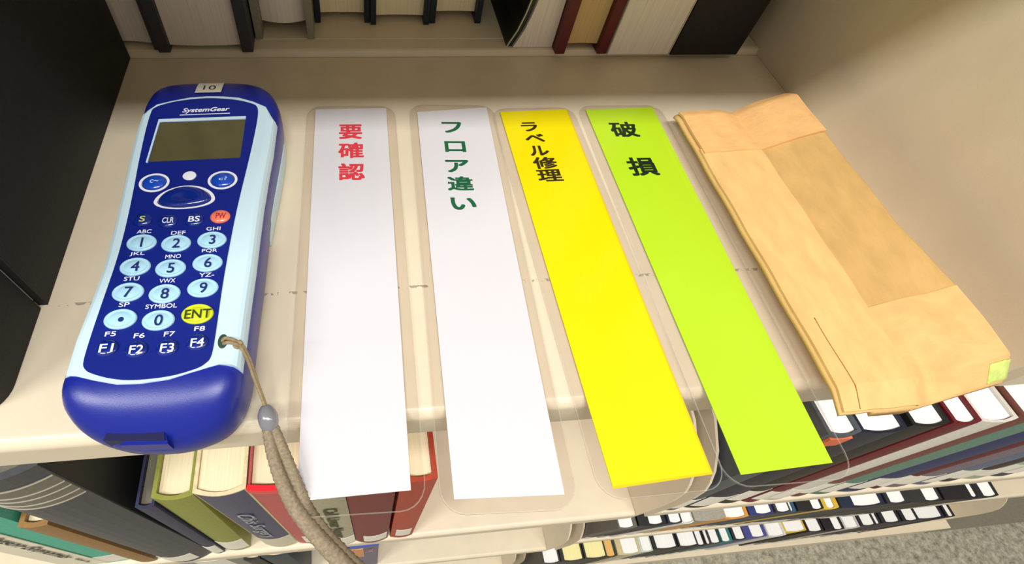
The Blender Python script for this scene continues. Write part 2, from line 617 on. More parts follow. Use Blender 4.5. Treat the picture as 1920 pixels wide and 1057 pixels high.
# --- right bay, shelf below
G = 'books on the upper right row'
k = 1.03
ROW_A = [  # x0, x1 (mm, before scaling), colour, page, label, height tweak
    (224.0, 242.4, (78, 84, 90), 'white', 'slate grey book with an orange spine label, next to the lime strip', 0),
    (242.6, 268.4, (30, 32, 50), 'white', 'navy black book under the front corner of the envelope', -1),
    (270.6, 291.8, (34, 32, 30), 'white', 'black book with rough white top edge below the envelope', 0),
    (292.0, 308.0, (104, 26, 34), 'white', 'dark red book in the row below the envelope, left of the white book', 1),
    (308.2, 330.0, (216, 210, 198), 'white', 'white spined book in the row below the envelope', 0),
    (330.2, 349.5, (112, 62, 52), 'white', 'brown red book right of the white spined book', 2),
    (350.0, 372.0, (96, 132, 116), 'white', 'grey green book, seventh from the left, its spine running out of frame', 0),
    (372.5, 402.0, (34, 42, 92), 'white', 'broad navy blue spine, eighth from the left in the upper right row', 2),
    (402.5, 414.0, (96, 36, 40), 'white', 'narrow maroon spine right of the broad navy blue one', -3),
    (414.5, 440.0, (118, 104, 116), 'white', 'mauve grey spine right of the narrow maroon one', 0),
    (440.5, 462.0, (96, 106, 128), 'white', 'blue grey spine right of the mauve grey one', 1),
    (462.5, 486.0, (56, 34, 38), 'white', 'dark brown spine, third from the right in the upper right row', -2),
    (486.5, 512.0, (164, 182, 152), 'white', 'pale green spine, second from the right in the upper right row', 0),
    (512.5, 536.0, (60, 66, 74), 'white', 'slate spine at the right end of the upper right row', 0)]
random.seed(4)
for x0, x1, c, pg, lab, dh in ROW_A:
    r_ = book(lab, x0 * k, 48.6 + random.uniform(-0.7, 0.5), S2, (x1 - x0) * k - 0.5, 188 + dh, cover=c, page=pg, b=1.6, t=2.0, ts=1.2, inset=1.5, pitch=-0.024, group=G,
              sticker=(random.uniform(8, 14), random.uniform(34, 46), 0.06, 0.94))
    if 'orange' in lab:
        bm = bmesh.new()
        box(bm, 3, 15.4, -0.5, 1.6, 172, 184)
        mesh_obj('orange_label', bm, mat('label_orange', (226, 112, 70), 0.5), r_)
    if 'broad navy' in lab or 'white spined' in lab:
        pass

ORD = ['first', 'second', 'third', 'fourth', 'fifth', 'sixth', 'seventh', 'eighth', 'ninth', 'tenth', 'eleventh', 'twelfth', 'thirteenth']


def place_words(i, n):
    return (ORD[i] + ' from the left' if i < (n + 1) // 2 else (ORD[n - 1 - i] + ' from the right' if i < n - 1 else 'last at the right end'))


def row(tab, group, where, z, k, h, pages, pitch=0.0, y_shift=0.0):
    n = len(tab)
    for i, (x0, x1, y, c, pg, desc, nm, tl) in enumerate(tab):
        lab = '%s, %s, %s' % (desc, place_words(i, n), where)
        pl, pr = pages[i]  # dark gaps beside the page blocks are modelled as thick left boards
        hh = h + (i * 7 % 5) - 2
        r_ = book(lab, x0 * k, y * k + y_shift, z, (x1 - x0) * k - 0.4, hh, d=145, cover=c, page=pg, b=1.2, t=max(0.5, (pl - x0) * k), tr=max(0.5, (x1 - pr) * k - 0.4),
                  ts=1.0, group=group, name=nm, inset=1.2, sticker=(5, 34, 0.1, 0.9), pitch=pitch)


BLK, NVY, GRY, WHT, DRK = (26, 25, 27), (28, 34, 58), (150, 146, 136), (226, 222, 212), (52, 50, 52)
H = 'hardcover_book'
ROW_B = [
    (219.8, 237.6, 43.4, (96, 92, 84), 'white', 'ash grey book with white pages', H, 2.2),
    (238.2, 264.3, 43.8, BLK, 'white', 'thick black covered book', H, 4.5),
    (264.5, 278.0, 43.3, (36, 36, 52), 'white', 'slim blue black book', H, 1.6),
    (278.2, 290.0, 42.6, WHT, 'white', 'white softcover book', 'paperback_book', 0.8),
    (290.3, 320.4, 43.2, (158, 152, 138), 'dim', 'closed grey slipcase without visible pages', 'slipcase_book', 13.5),
    (320.6, 344.0, 42.7, (216, 148, 52), 'white', 'orange yellow book', H, 1.5),
    (344.2, 367.8, 43.4, (42, 52, 108), 'white', 'dark blue book', H, 2.6),
    (368.0, 383.2, 43.2, DRK, 'white', 'slim dark grey book', H, 1.6),
    (383.4, 390.6, 43.1, (44, 84, 112), 'white', 'very thin teal blue book', H, 1.2),
    (390.9, 416.6, 42.5, (28, 26, 26), 'white', 'black book with a dark gap drawn as its left board', H, 6.5),
    (416.9, 434.2, 42.3, (214, 176, 48), 'white', 'golden yellow book', H, 3.2),
    (434.5, 479.0, 41.4, (26, 36, 58), 'white', 'widest midnight blue book', H, 6.5),
    (479.4, 505.0, 41.0, (40, 40, 46), 'white', 'charcoal book', H, 4.0),
    (505.4, 539.0, 40.0, (46, 44, 42), 'white', 'thick sooty black book', H, 8.5),
    (539.4, 576.0, 39.2, (24, 23, 25), 'white', 'black book with the widest dark gap drawn as its left board', H, 12.5),
    (576.5, 599.6, 38.5, (30, 30, 36), 'white', 'black book with a wide white page block', H, 2.6)]
PAGES_B = [(221.0, 234.1), (248.1, 260.6), (266.4, 276.9), (278.6, 289.1), (305.2, 305.25), (322.0, 340.9), (350.8, 365.7), (370.2, 382.3), (384.3, 387.6), (405.6, 414.8),
           (422.2, 429.9), (447.6, 475.4), (483.0, 498.5), (521.9, 536.7), (567.6, 573.4), (583.6, 597.2)]
row(ROW_B, 'books on the middle right row', 'middle right row', S3, 1.04, 180, PAGES_B, 0.052, 9.4)

ROW_C = [
    (219.5, 243.4, 35.5, DRK, 'white', 'dark book cut by the picture edge', H, 2.2),
    (243.8, 274.6, 35.6, (40, 38, 36), 'yellow', 'dark book with yellowed pages', H, 3.0),
    (275.0, 304.4, 35.8, (40, 40, 34), 'yellow', 'blackish book with pale yellow pages', H, 2.0),
    (304.8, 320.0, 35.5, (38, 58, 46), 'orange', 'dark green book with orange pages', H, 2.2),
    (320.3, 351.8, 36.2, (202, 184, 140), 'white', 'tan jacketed book', H, 2.8),
    (352.1, 370.4, 37.0, (196, 206, 192), 'white', 'pale green white book', H, 2.0),
    (370.8, 404.4, 38.0, (34, 32, 34), 'white', 'broad black book', H, 3.0),
    (404.8, 431.2, 37.8, (36, 34, 36), 'white', 'black book with square page block', H, 1.6),
    (431.6, 442.8, 37.4, (36, 34, 36), 'white', 'thin black book', H, 1.4),
    (443.2, 450.6, 37.6, (50, 46, 46), 'white', 'thinnest dark book', H, 1.2),
    (451.0, 466.6, 38.0, (60, 60, 58), 'white', 'dark grey book with rounded spine', H, 2.0),
    (467.0, 482.4, 38.2, (40, 120, 120), 'white', 'teal edged book', H, 2.2),
    (482.8, 500.4, 39.0, (36, 40, 46), 'white', 'dark slate book', H, 2.4),
    (500.8, 533.2, 39.6, (70, 72, 140), 'white', 'violet blue book', H, 4.5),
    (533.6, 559.4, 38.4, (214, 212, 210), 'white', 'light grey book', H, 1.4),
    (560.0, 593.0, 41.4, (214, 184, 52), 'white', 'bright yellow book', H, 2.2),
    (593.4, 616.0, 38.8, (40, 36, 36), 'white', 'black covered book right of the yellow one', H, 2.6),
    (616.4, 645.4, 38.2, (26, 25, 27), 'white', 'black book with a broad dark gap drawn as its left board', H, 7.5),
    (645.8, 671.2, 38.4, (196, 190, 184), 'white', 'grey white book with rounded block', H, 2.6),
    (671.6, 695.0, 39.2, (38, 38, 46), 'white', 'charcoal black book', H, 2.2),
    (695.3, 705.0, 39.8, (44, 40, 44), 'white', 'slender dark book', H, 1.6),
    (705.4, 734.6, 39.9, (38, 36, 44), 'white', 'dark plum book', H, 3.0),
    (735.0, 759.4, 39.4, (32, 32, 38), 'white', 'ink black book', H, 2.6),
    (759.8, 803.0, 39.8, (36, 34, 52), 'white', 'broadest dark indigo book', H, 2.4),
    (803.4, 816.9, 39.2, (28, 27, 30), 'white', 'thin black end book', H, 2.4)]
PAGES_C = [(222.0, 241.3), (248.4, 272.6), (277.3, 303.3), (306.0, 316.7), (327.8, 349.0), (356.3, 369.0), (375.3, 402.4), (406.9, 430.6), (433.4, 441.5), (444.4, 448.6),
           (453.3, 464.7), (468.1, 478.5), (486.4, 499.0), (512.2, 529.4), (535.2, 556.0), (563.5, 591.0), (595.0, 612.9), (630.5, 642.0), (650.3, 668.2), (675.2, 692.1),
           (697.2, 702.2), (711.1, 731.0), (740.3, 756.9), (762.7, 798.9), (806.9, 813.9)]
row(ROW_C, 'books on the lowest right row', 'lowest right row', -800, 1.04, 170, PAGES_C)

# --- back row, fore-edges to the front
G = 'books on the rear shelf, fore edge outward'


def back_book(label, xl, xr, y, cover, page, h=205, **kw):
    d = kw.pop('d', 150)
    return book(label, xr, y + d, 3, xr - xl, h, d=d, cover=cover, page=page, back=True, group=G, **kw)


back_book('grey paged book at the left end of the rear shelf, beside the black volume', -118, -85.3, 224.8, (66, 62, 58), 'grey', inset=2.0, t=2.0)
back_book('thick beige paged book with dark covers, second from the left at the back', -84.9, -43.0, 222.6, (56, 56, 62), 'grey', t=5.0, inset=2.4, conc=-0.8)
back_book('book with grey green boards and a bowed pinkish page block at the back', -42.4, -15.0, 233.0, (140, 136, 118), 'grey', t=3.2, inset=6.0, conc=-2.5)
back_book('first of three dark teal books with cream pages at the back', -14.6, 12.2, 246.8, (22, 32, 42), 'cream', t=2.6, inset=3.4, conc=0.5)
back_book('middle one of three dark teal books with cream pages at the back', 12.6, 41.8, 245.0, (20, 32, 44), 'cream', t=2.7, inset=3.2, conc=0.5)
back_book('third dark teal book with cream pages, left of the gap at the back', 42.2, 68.6, 246.4, (20, 30, 38), 'cream', t=3.0, inset=4.0, conc=0.5)
b_ = back_book('dark red book with tan pages between two pale books at the back', 101.3, 127.2, 219.9, (92, 20, 26), 'tan', t=4.6, inset=3.4, conc=0.5)
back_book('thick pale paged softcover between the dark red book and the black one', 127.6, 160.0, 219.0, (198, 188, 168), 'grey', soft=True, conc=0.0, name='paperback_book')
back_book('black closed book at the right end of the rear shelf', 160.4, 196.0, 218.6, (17, 15, 15), 'dim', t=17.78, tr=17.79, inset=0.3, conc=0.0)
# paperback with a bowed front cover
t_ = thing('paperback_book', 'paperback with bowed black cover beside the gap at the back', 'book', (0, 0, 3), group=G)
zs = [0.2 + 200 * i / 24 for i in range(25)]


def bow(z):
    return 78.0 + 17.0 * (1 - math.exp(-z / 14.0)) * 0.42 + min(z, 60) * 0.045


bm = bmesh.new()
prof = [(bow(z) + 3.2, z) for z in zs]
prism(bm, prof + [(101.0, zs[-1]), (101.0, 0.2)], 225.5, 366, 'y')
mesh_obj('page_block', bm, PG['grey'], t_)
bm = bmesh.new()
prism(bm, [(bow(z), z) for z in zs] + [(bow(z) + 2.6, z) for z in reversed(zs)], 226.5, 370, 'y')
mesh_obj('cover', bm, mat('paper_cover_black', (24, 26, 24), 0.35), t_)
bm = bmesh.new()
prism(bm, [(bow(z) - 0.1, z) for z in zs] + [(bow(z) + 0.5, z) for z in reversed(zs)], 225.9, 226.6, 'y')
mesh_obj('cover_edge', bm, mat('paper_edge', (190, 184, 160), 0.5), t_)

# --- tall black volume closing the compartment on the left
t_ = thing('bound_volume', 'tall black bound volume standing left of the blue handheld terminal', 'book', (0, 0, 0))
M_BLACK = mat('black_cloth', (30, 30, 30), 0.6, 0.35, noise=0.12, nscale=900, bump=0.3, bscale=3000)
bm = bmesh.new()
box(bm, -101.2, -98.6, 92.6, 223.0, 0.2, 186)
box(bm, -145, -142.4, 92.6, 223.0, 0.2, 186)
mesh_obj('cover_board', bm, M_BLACK, t_)
bm = bmesh.new()
sp = [(-100.3, 91.4), (-100.3, 66)]
for i in range(9):
    a = math.radians(90 * i / 8)
    sp.append((-109.3 + 9 * math.cos(a), 66 - 9 * math.sin(a)))
for i in range(9):
    a = math.radians(90 + 90 * i / 8)
    sp.append((-134.5 + 9 * math.cos(a), 66 - 9 * math.sin(a)))
sp += [(-143.5, 91.4)]
prism(bm, sp, 0.2, 186)
mesh_obj('spine', bm, M_BLACK, t_)
bm = bmesh.new()
box(bm, -142, -101.6, 91.8, 219, 3, 183)
mesh_obj('page_block', bm, PG['grey'], t_)


# ------------------------------------------------------------------ laminated marker strips
def strip(label, tl, tr, br, bl, rgb, margin, glyphs, ink, name='marker_strip', backing=None):
    """Paper slip sealed in a clear pouch; corner points are those of the paper (mm)."""
    cx = (tl[0] + tr[0] + br[0] + bl[0]) / 4
    cy = (tl[1] + tr[1] + br[1] + bl[1]) / 4
    up = Vector(((tl[0] + tr[0] - bl[0] - br[0]), (tl[1] + tr[1] - bl[1] - br[1])))
    a = math.atan2(-up.x, up.y)
    t = thing(name, label, 'bookmark strip', (cx, cy, 0.25), (0, 0, a), 'laminated marker strips on the shelf')
    ca, sa = math.cos(-a), math.sin(-a)

    def L(p):
        dx, dy = p[0] - cx, p[1] - cy
        return (dx * ca - dy * sa, dx * sa + dy * ca)
    q = [L(p) for p in (bl, br, tr, tl)]
    m = mat('slip_' + name + str(rgb[2]), rgb, 0.42, 0.4, coat=0.15)
    bm = bmesh.new()
    prism(bm, q, 0.25, 0.45)
    slip = mesh_obj('paper_slip', bm, m, t)
    if backing:
        bm = bmesh.new()
        prism(bm, [(q[0][0], q[0][1] - 0.7), (q[1][0] + 0.7, q[1][1] - 0.7), (q[2][0] + 0.7, q[2][1]), (q[3][0], q[3][1])], 0.12, 0.2)
        mesh_obj('backing_slip', bm, mat('slip_backing', backing, 0.45), t)
    ml, mr, mb, mt = margin
    bm = bmesh.new()
    pouch = rrect(min(q[0][0], q[3][0]) - ml, max(q[1][0], q[2][0]) + mr, min(q[0][1], q[1][1]) - mb, max(q[2][1], q[3][1]) + mt, 7.0)
    prism(bm, pouch, 0.0, 0.7)
    mesh_obj('clear_pouch', bm, M_FILM, t)
    # sealed edge bead of the pouch
    bm = bmesh.new()
    n = len(pouch)
    o1 = [Vector((p[0], p[1], 0.36)) for p in pouch]
    for i in range(n):
        p, pn, pp = o1[i], o1[(i + 1) % n], o1[i - 1]
    ring_o = [bm.verts.new(Vector((p[0], p[1], 0.75)) * MM) for p in pouch]
    gx = sum(p[0] for p in pouch) / n
    gy = sum(p[1] for p in pouch) / n
    hw = (max(p[0] for p in pouch) - min(p[0] for p in pouch)) / 2
    hh = (max(p[1] for p in pouch) - min(p[1] for p in pouch)) / 2
    e = 0.24
    ring_i = [bm.verts.new(Vector((gx + (p[0] - gx) * (1 - e / hw), gy + (p[1] - gy) * (1 - e / hh), 0.75)) * MM) for p in pouch]
    ring_b = [bm.verts.new(Vector((p[0], p[1], 0.0)) * MM) for p in pouch]
    for i in range(n):
        j = (i + 1) % n
        bm.faces.new((ring_o[i], ring_o[j], ring_i[j], ring_i[i]))
        bm.faces.new((ring_o[i], ring_o[j], ring_b[j], ring_b[i]))
    mesh_obj('sealed_edge', bm, M_EDGE, t)
    for ch, gxx, gyy, gw, gh in glyphs:
        p = L((gxx, gyy))
        text('printed_character', ch, ink, slip, (p[0], p[1], 0.5), w=gw, h=gh, bold=0.026)
    return t


def edge_mat():
    m = bpy.data.materials.new('laminate_edge')
    m.use_nodes = True
    nt = m.node_tree
    b = nt.nodes['Principled BSDF']
    b.inputs['Base Color'].default_value = (0.8, 0.77, 0.7, 1)
    b.inputs['Roughness'].default_value = 0.15
    b.inputs['Alpha'].default_value = 0.2
    return m


M_EDGE = edge_mat()
strip('white laminated strip with three red characters, nearest the handheld terminal', (-14.5, 184.6), (16.1, 184.8), (11.7, 27.6), (-18.7, 27.4), (233, 233, 239),
      (3.6, 3.9, 4.2, 1.4), [('要', 0.1, 170.0, 9.7, 9.0), ('確', -0.1, 158.9, 10.3, 9.0), ('認', -0.3, 146.9, 10.4, 9.2)], mat('red_ink', (232, 62, 76), 0.5))
strip('white laminated strip with five green characters, second strip from the left', (29.5, 181.8), (61.1, 184.2), (53.6, 22.9), (23.1, 24.3), (233, 233, 239),
      (3.4, 3.0, 3.9, 1.4), [('フ', 43.5, 171.4, 8.6, 6.8), ('ロ', 43.2, 159.6, 8.8, 6.4), ('ア', 42.5, 148.3, 9.5, 7.0), ('違', 42.2, 138.8, 10.4, 7.6), ('い', 41.9, 128.3, 9.8, 6.2)],
      mat('green_ink', (24, 104, 66), 0.5))
strip('bright yellow laminated strip with five black characters', (66.6, 181.0), (97.3, 182.0), (97.3, 25.3), (67.7, 23.9), (252, 236, 0),
      (3.9, 3.3, 3.6, 1.4), [('ラ', 77.7, 170.8, 7.3, 5.8), ('ベ', 78.4, 163.7, 8.4, 5.0), ('ル', 78.5, 156.0, 8.3, 6.0), ('修', 79.3, 148.8, 10.2, 6.8), ('理', 79.5, 141.7, 10.4, 6.6)],
      mat('brown_black_ink', (52, 40, 10), 0.5), backing=(240, 206, 10))
strip('lime green laminated strip with two black characters, beside the envelope', (106.4, 181.4), (138.8, 182.5), (135.2, 24.6), (106.0, 23.7), (196, 240, 40),
      (3.7, 3.7, 3.4, 1.4), [('破', 120.1, 167.9, 12.4, 9.8), ('損', 120.4, 145.2, 12.6, 10.6)], mat('green_black_ink', (20, 44, 22), 0.5))

# ------------------------------------------------------------------ padded kraft envelope
t_ = thing('padded_envelope', 'brown kraft padded envelope folded into a narrow packet by the right plate', 'envelope', (0, 0, 0.3))
M_KRAFT = mat('kraft_paper', (230, 186, 122), 0.8, 0.25, noise=0.07, nscale=260, bump=0.35, bscale=700, stretch=(1, 0.35, 1))
EX = [141.4, 142.6, 146.0, 149, 154, 160, 165.0, 166.6, 168.0, 172, 177, 182, 186.0, 188.2, 189.6, 190.0]
EZ = [7.2, 8.0, 8.4, 8.6, 8.8, 9.2, 9.6, 9.4, 10.2, 12.2, 14.6, 16.8, 18.4, 18.6, 16.8, 12.0]


def env_z(x, y):
    for i in range(len(EX) - 1):
        if EX[i] <= x <= EX[i + 1]:
            u = (x - EX[i]) / (EX[i + 1] - EX[i])
            z = EZ[i] * (1 - u) + EZ[i + 1] * u
            break
    else:
        z = EZ[0] if x < EX[0] else EZ[-1]
    lo, hi = 36.8, 169.5
    e = min(1.0, max(0.0, (y - lo) / 7.0)) * 0.35 + 0.65
    f = min(1.0, max(0.0, (hi - y) / 4.0)) * 0.15 + 0.85
    right = max(0, (x - 166) / 24)
    drop = right * 7.5 * max(0.0, 1 - (y - lo) / 34.0) ** 1.2          # the near right corner sags onto the shelf
    dimple = -4.2 * math.exp(-((x - 171.5) / 3.2) ** 2 - ((y - 43) / 9) ** 2) - 2.0 * math.exp(-((x - 182) / 5) ** 2 - ((y - 66) / 10) ** 2)
    dimple += -2.2 * math.exp(-((x - 167.5) / 5) ** 2) * max(0, (y - 140) / 30)
    dimple += 0.35 * math.sin(x * 0.55 + y * 0.09) * math.sin(y * 0.13)
    return max(1.2, z * e * f - drop + dimple)


def env_edge(y, top):
    return y


def env_sheet(bm, x0, x1, y0, y1, lift, nx, ny, thick=None):
    def P(i, j):
        x, y = x0 + (x1 - x0) * i / nx, y0 + (y1 - y0) * j / ny
        spread = max(0.0, (x - 166) / 24) * 14.0 * max(0.0, 1 - (y - 36.8) / 60) ** 1.5
        return bm.verts.new(Vector((x + spread, y + spread * 0.45, env_z(x, y) + lift)) * MM)
    top = [[P(i, j) for i in range(nx + 1)] for j in range(ny + 1)]
    bot = [[bm.verts.new(Vector((v.co.x, v.co.y, max(0.2 * MM, v.co.z - (1.2 + max(0, (v.co.x / MM - 151) * 1.2)) * MM) if thick is None else v.co.z - thick * MM))) for v in r_] for r_ in top]
    for j in range(ny):
        for i in range(nx):
            bm.faces.new((top[j][i], top[j][i + 1], top[j + 1][i + 1], top[j + 1][i]))
            bm.faces.new((bot[j][i], bot[j + 1][i], bot[j + 1][i + 1], bot[j][i + 1]))
    for j in range(ny):
        bm.faces.new((top[j][0], top[j + 1][0], bot[j + 1][0], bot[j][0]))
        bm.faces.new((top[j][nx], bot[j][nx], bot[j + 1][nx], top[j + 1][nx]))
    for i in range(nx):
        bm.faces.new((top[0][i], bot[0][i], bot[0][i + 1], top[0][i + 1]))
        bm.faces.new((top[ny][i], top[ny][i + 1], bot[ny][i + 1], bot[ny][i]))


bm = bmesh.new()
env_sheet(bm, 141.4, 190.0, 36.8, 169.5, 0.0, 60, 90)
mesh_obj('envelope_body', bm, M_KRAFT, t_, smooth=True)
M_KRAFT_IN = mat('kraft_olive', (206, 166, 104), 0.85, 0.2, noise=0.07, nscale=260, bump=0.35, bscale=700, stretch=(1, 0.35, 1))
M_KRAFT_OR = mat('kraft_orange', (230, 180, 118), 0.8, 0.25, noise=0.07, nscale=260, bump=0.35, bscale=700, stretch=(0.6, 1, 1))
bm = bmesh.new()
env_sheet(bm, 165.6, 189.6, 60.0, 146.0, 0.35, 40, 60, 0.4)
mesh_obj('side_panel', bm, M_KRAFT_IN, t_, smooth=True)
bm = bmesh.new()
env_sheet(bm, 142.0, 166.6, 37.2, 146.0, 0.95, 30, 60, 0.8)
mesh_obj('overlap_panel', bm, M_KRAFT, t_, smooth=False)
bm = bmesh.new()
env_sheet(bm, 142.4, 187.8, 143.0, 169.3, 1.5, 50, 24, 0.9)
mesh_obj('closing_flap', bm, M_KRAFT_OR, t_, smooth=False)
bm = bmesh.new()
env_sheet(bm, 165.2, 188.0, 37.2, 69.0, 0.8, 30, 30, 0.6)
mesh_obj('bottom_fold', bm, M_KRAFT_OR, t_, smooth=False)
bm = bmesh.new()
env_sheet(bm, 182.6, 189.8, 37.3, 42.4, 1.2, 10, 8, 0.5)
mesh_obj('green_tape', bm, mat('pale_green_tape', (206, 220, 120), 0.35, noise=0.2, nscale=300), t_, smooth=True)
bm = bmesh.new()
tube(bm, [(147.0, y, env_z(147.0, y) + 0.95) for y in [37.6 + 1.55 * i for i in range(20)]], 0.16, 6)
mesh_obj('side_crease', bm, mat('crease_brown', (170, 118, 66), 0.8), t_, smooth=True)

# ------------------------------------------------------------------ handheld terminal
T = thing('handheld_terminal', 'blue and pale blue handheld barcode terminal with keypad, numbered 10', 'handheld terminal', (0, 0, 0.2))
M_BLUE = mat('terminal_blue', (20, 36, 140), 0.3, 0.5, bump=0.08, bscale=5000)
M_PANEL = mat('panel_blue', (13, 32, 128), 0.42, 0.4)
M_ICE = mat('ice_blue', (204, 230, 242), 0.36, 0.5)
M_KEYICE = mat('key_ice', (176, 222, 246), 0.2, 0.6, coat=0.4)
M_KEYBLUE = mat('key_blue', (14, 40, 132), 0.12, 0.7, coat=0.6)
M_WHITE = mat('white_print', (238, 240, 248), 0.4)
M_BLUEINK = mat('blue_ink', (26, 48, 110), 0.45)
OUT = [(-52, 183.5), (-44, 183), (-36, 180.5), (-30.5, 175.5), (-27.2, 168), (-26.1, 160), (-26.4, 150), (-27.6, 136), (-28.9, 120), (-29.5, 104), (-30, 90),
       (-30.6, 78), (-31, 66), (-31.3, 58), (-32.2, 52.5), (-34.5, 47.5), (-38.5, 44), (-46, 41.6), (-54.5, 41.3), (-63, 42.5), (-70.5, 45.6), (-75.3, 50),
       (-77.4, 55), (-77.2, 62), (-76.0, 72), (-74.8, 82), (-74.2, 92), (-74.3, 104), (-74.9, 118), (-75.7, 134), (-76.2, 150), (-76.5, 162), (-76.1, 169),
       (-74.6, 175.5), (-71.5, 180), (-66, 182.3), (-59, 183.4)]
OUTL = spline(OUT, 148)


def medial(p):
    return (-51.8, min(max(p[1], 66.0), 160.0))


def inset(p, d):
    m = medial(p)
    L = math.hypot(p[0] - m[0], p[1] - m[1])
    f = max(0.02, 1 - d / L)
    return (m[0] + (p[0] - m[0]) * f, m[1] + (p[1] - m[1]) * f)


def drop(y):
    s = 0.0
    if y < 58:
        s = 8.5 * ((58 - y) / 17) ** 2
    if y > 164:
        s = 4.2 * ((y - 164) / 19.5) ** 2
    return s


def shell(bm, outline, levels, dropping=True):
    loops = []
    for d, z in levels:
        loop = []
        for p in outline:
            q = inset(p, d)
            zz = z - (drop(q[1]) * max(0.0, (z - 6) / 15.0) if dropping else 0)
            loop.append(bm.verts.new(Vector((q[0], q[1], zz)) * MM))
        loops.append(loop)
    n = len(outline)
    for a, b in zip(loops, loops[1:]):
        for i in range(n):
            bm.faces.new((a[i], a[(i + 1) % n], b[(i + 1) % n], b[i]))
    bm.faces.new(loops[0])
    bm.faces.new(loops[-1])


bm = bmesh.new()
shell(bm, OUTL, [(4, 0.0), (1.6, 0.8), (0.5, 2.6), (0.0, 6), (-0.1, 10), (0.0, 13.5), (0.5, 16.4), (1.3, 18.3), (2.5, 19.7), (4.2, 20.5), (6.5, 20.9), (9, 21.0), (13, 21.0), (17, 21.0), (19.5, 21.0), (21, 21.0)])
body = mesh_obj('case', bm, M_BLUE, T, smooth=True)

# pale lower shell that shows under the blue waistband
low = [p for p in OUTL if 108 < p[1] < 166]
right = sorted([p for p in low if p[0] > -52], key=lambda p: -p[1])
left = sorted([p for p in low if p[0] < -52], key=lambda p: p[1])
bm = bmesh.new()
def flare(y):
    return 0.95 * math.sin(math.pi * (y - 108) / 58) - 0.45


lo_pts = [(p[0] + flare(p[1]), p[1]) for p in right] + [(p[0] - flare(p[1]), p[1]) for p in left]
prism(bm, lo_pts, 0.6, 7.4)
mesh_obj('lower_shell', bm, M_ICE, T, smooth=False)

RIM_R = [(-26.9, 154.0), (-27.6, 140), (-28.6, 128), (-29.4, 116), (-29.9, 103), (-30.3, 90), (-30.9, 78), (-31.3, 66), (-31.7, 57.6)]
RIM_BOT = [(-33.3, 58.2), (-36.8, 58.6), (-41.9, 57.2), (-49.2, 55.3), (-56.2, 54.7), (-61.8, 54.9), (-68.1, 56.5), (-72.6, 58.0), (-75.6, 58.2)]
RIM_L = [(-75.5, 68), (-74.4, 80), (-73.6, 92), (-73.7, 104), (-74.2, 118), (-74.9, 134), (-75.3, 150), (-75.0, 158)]
RIM_TOP = [(-73.6, 160.6), (-70.2, 163.0), (-65.1, 165.0), (-58.8, 167.0), (-52.4, 167.7), (-46.5, 167.4), (-40.6, 166.4), (-35.2, 163.9), (-30.5, 160.8)]
RIM = RIM_R + RIM_BOT + RIM_L + RIM_TOP
bm = bmesh.new()


def rim_loop(d, z):
    arcs = set(RIM_TOP[1:] + RIM_BOT[:-1])
    return [bm.verts.new(Vector((*inset(p, d * (0.12 if p in arcs else 1.0)), z - drop(p[1]) * 0.3)) * MM) for p in RIM]


lv = [(0.15, 15.2), (-0.1, 17.6), (0.25, 19.6), (0.9, 20.7), (1.9, 21.2), (3.2, 21.35)]
loops = [rim_loop(d, z) for d, z in lv]
n = len(RIM)
for a, b in zip(loops, loops[1:]):
    for i in range(n):
        bm.faces.new((a[i], a[(i + 1) % n], b[(i + 1) % n], b[i]))
bm.faces.new(loops[-1])
bm.faces.new(loops[0])
rim = mesh_obj('faceplate_rim', bm, M_ICE, T)
rim['label'] = 'pale ice blue faceplate rim'

PAN = [(-71.0, 158.6), (-71.2, 150), (-70.7, 134.5), (-70.0, 122), (-69.5, 110.8), (-69.3, 100), (-69.5, 91.2), (-70.2, 80), (-70.8, 70), (-71.0, 62), (-70.2, 59.6), (-68.2, 58.2), (-63.2, 56.5),
       (-57.5, 55.7), (-49.1, 56.1), (-42.9, 57.6), (-40.4, 59.0), (-39.1, 61.2), (-38.7, 67.8), (-38.5, 79.9), (-38.1, 91.3), (-37.2, 107.1), (-36.3, 118), (-35.4, 127.2), (-34.4, 138),
       (-33.6, 148.7), (-33.3, 156.5), (-33.9, 160.6), (-36.2, 162.6), (-42.4, 164.8), (-52.3, 165.9), (-61.9, 164.6), (-67.6, 162.6), (-70.2, 160.8)]
PANL = spline(PAN, 140)
bm = bmesh.new()
prism(bm, PANL, 21.2, 21.6)
panel = mesh_obj('keypad_panel', bm, M_PANEL, T)

# display; pale strips imitate light on its top and left recess walls
bm = bmesh.new()
prism(bm, [(-67.3, 133.2), (-37.7, 134.1), (-37.4, 153.4), (-66.9, 152.5)], 21.5, 21.72)
disp = mesh_obj('display', bm, mat('lcd_olive', (88, 84, 56), 0.12, 0.5, noise=0.08, nscale=120), T)
bm = bmesh.new()
prism(bm, [(-67.6, 154.2), (-37.4, 155.0), (-37.4, 153.7), (-67.0, 152.8)], 21.5, 21.95)
prism(bm, [(-68.2, 132.8), (-67.6, 132.8), (-67.0, 152.9), (-67.6, 154.2)], 21.5, 21.95)
mesh_obj('bezel_highlight', bm, M_ICE, disp)
text('maker_lettering', 'SystemGear', M_WHITE, panel, (-51.9, 159.0, 21.66), w=16.6, h=3.0, bold=0.02, rot=(0, 0, 0.035), shear=0.25)
bm = bmesh.new()
prism(bm, [(-60.8, 156.4), (-43.3, 157.0), (-43.3, 157.35), (-60.8, 156.75)], 21.58, 21.64)
mesh_obj('lettering_underline', bm, M_WHITE, panel)


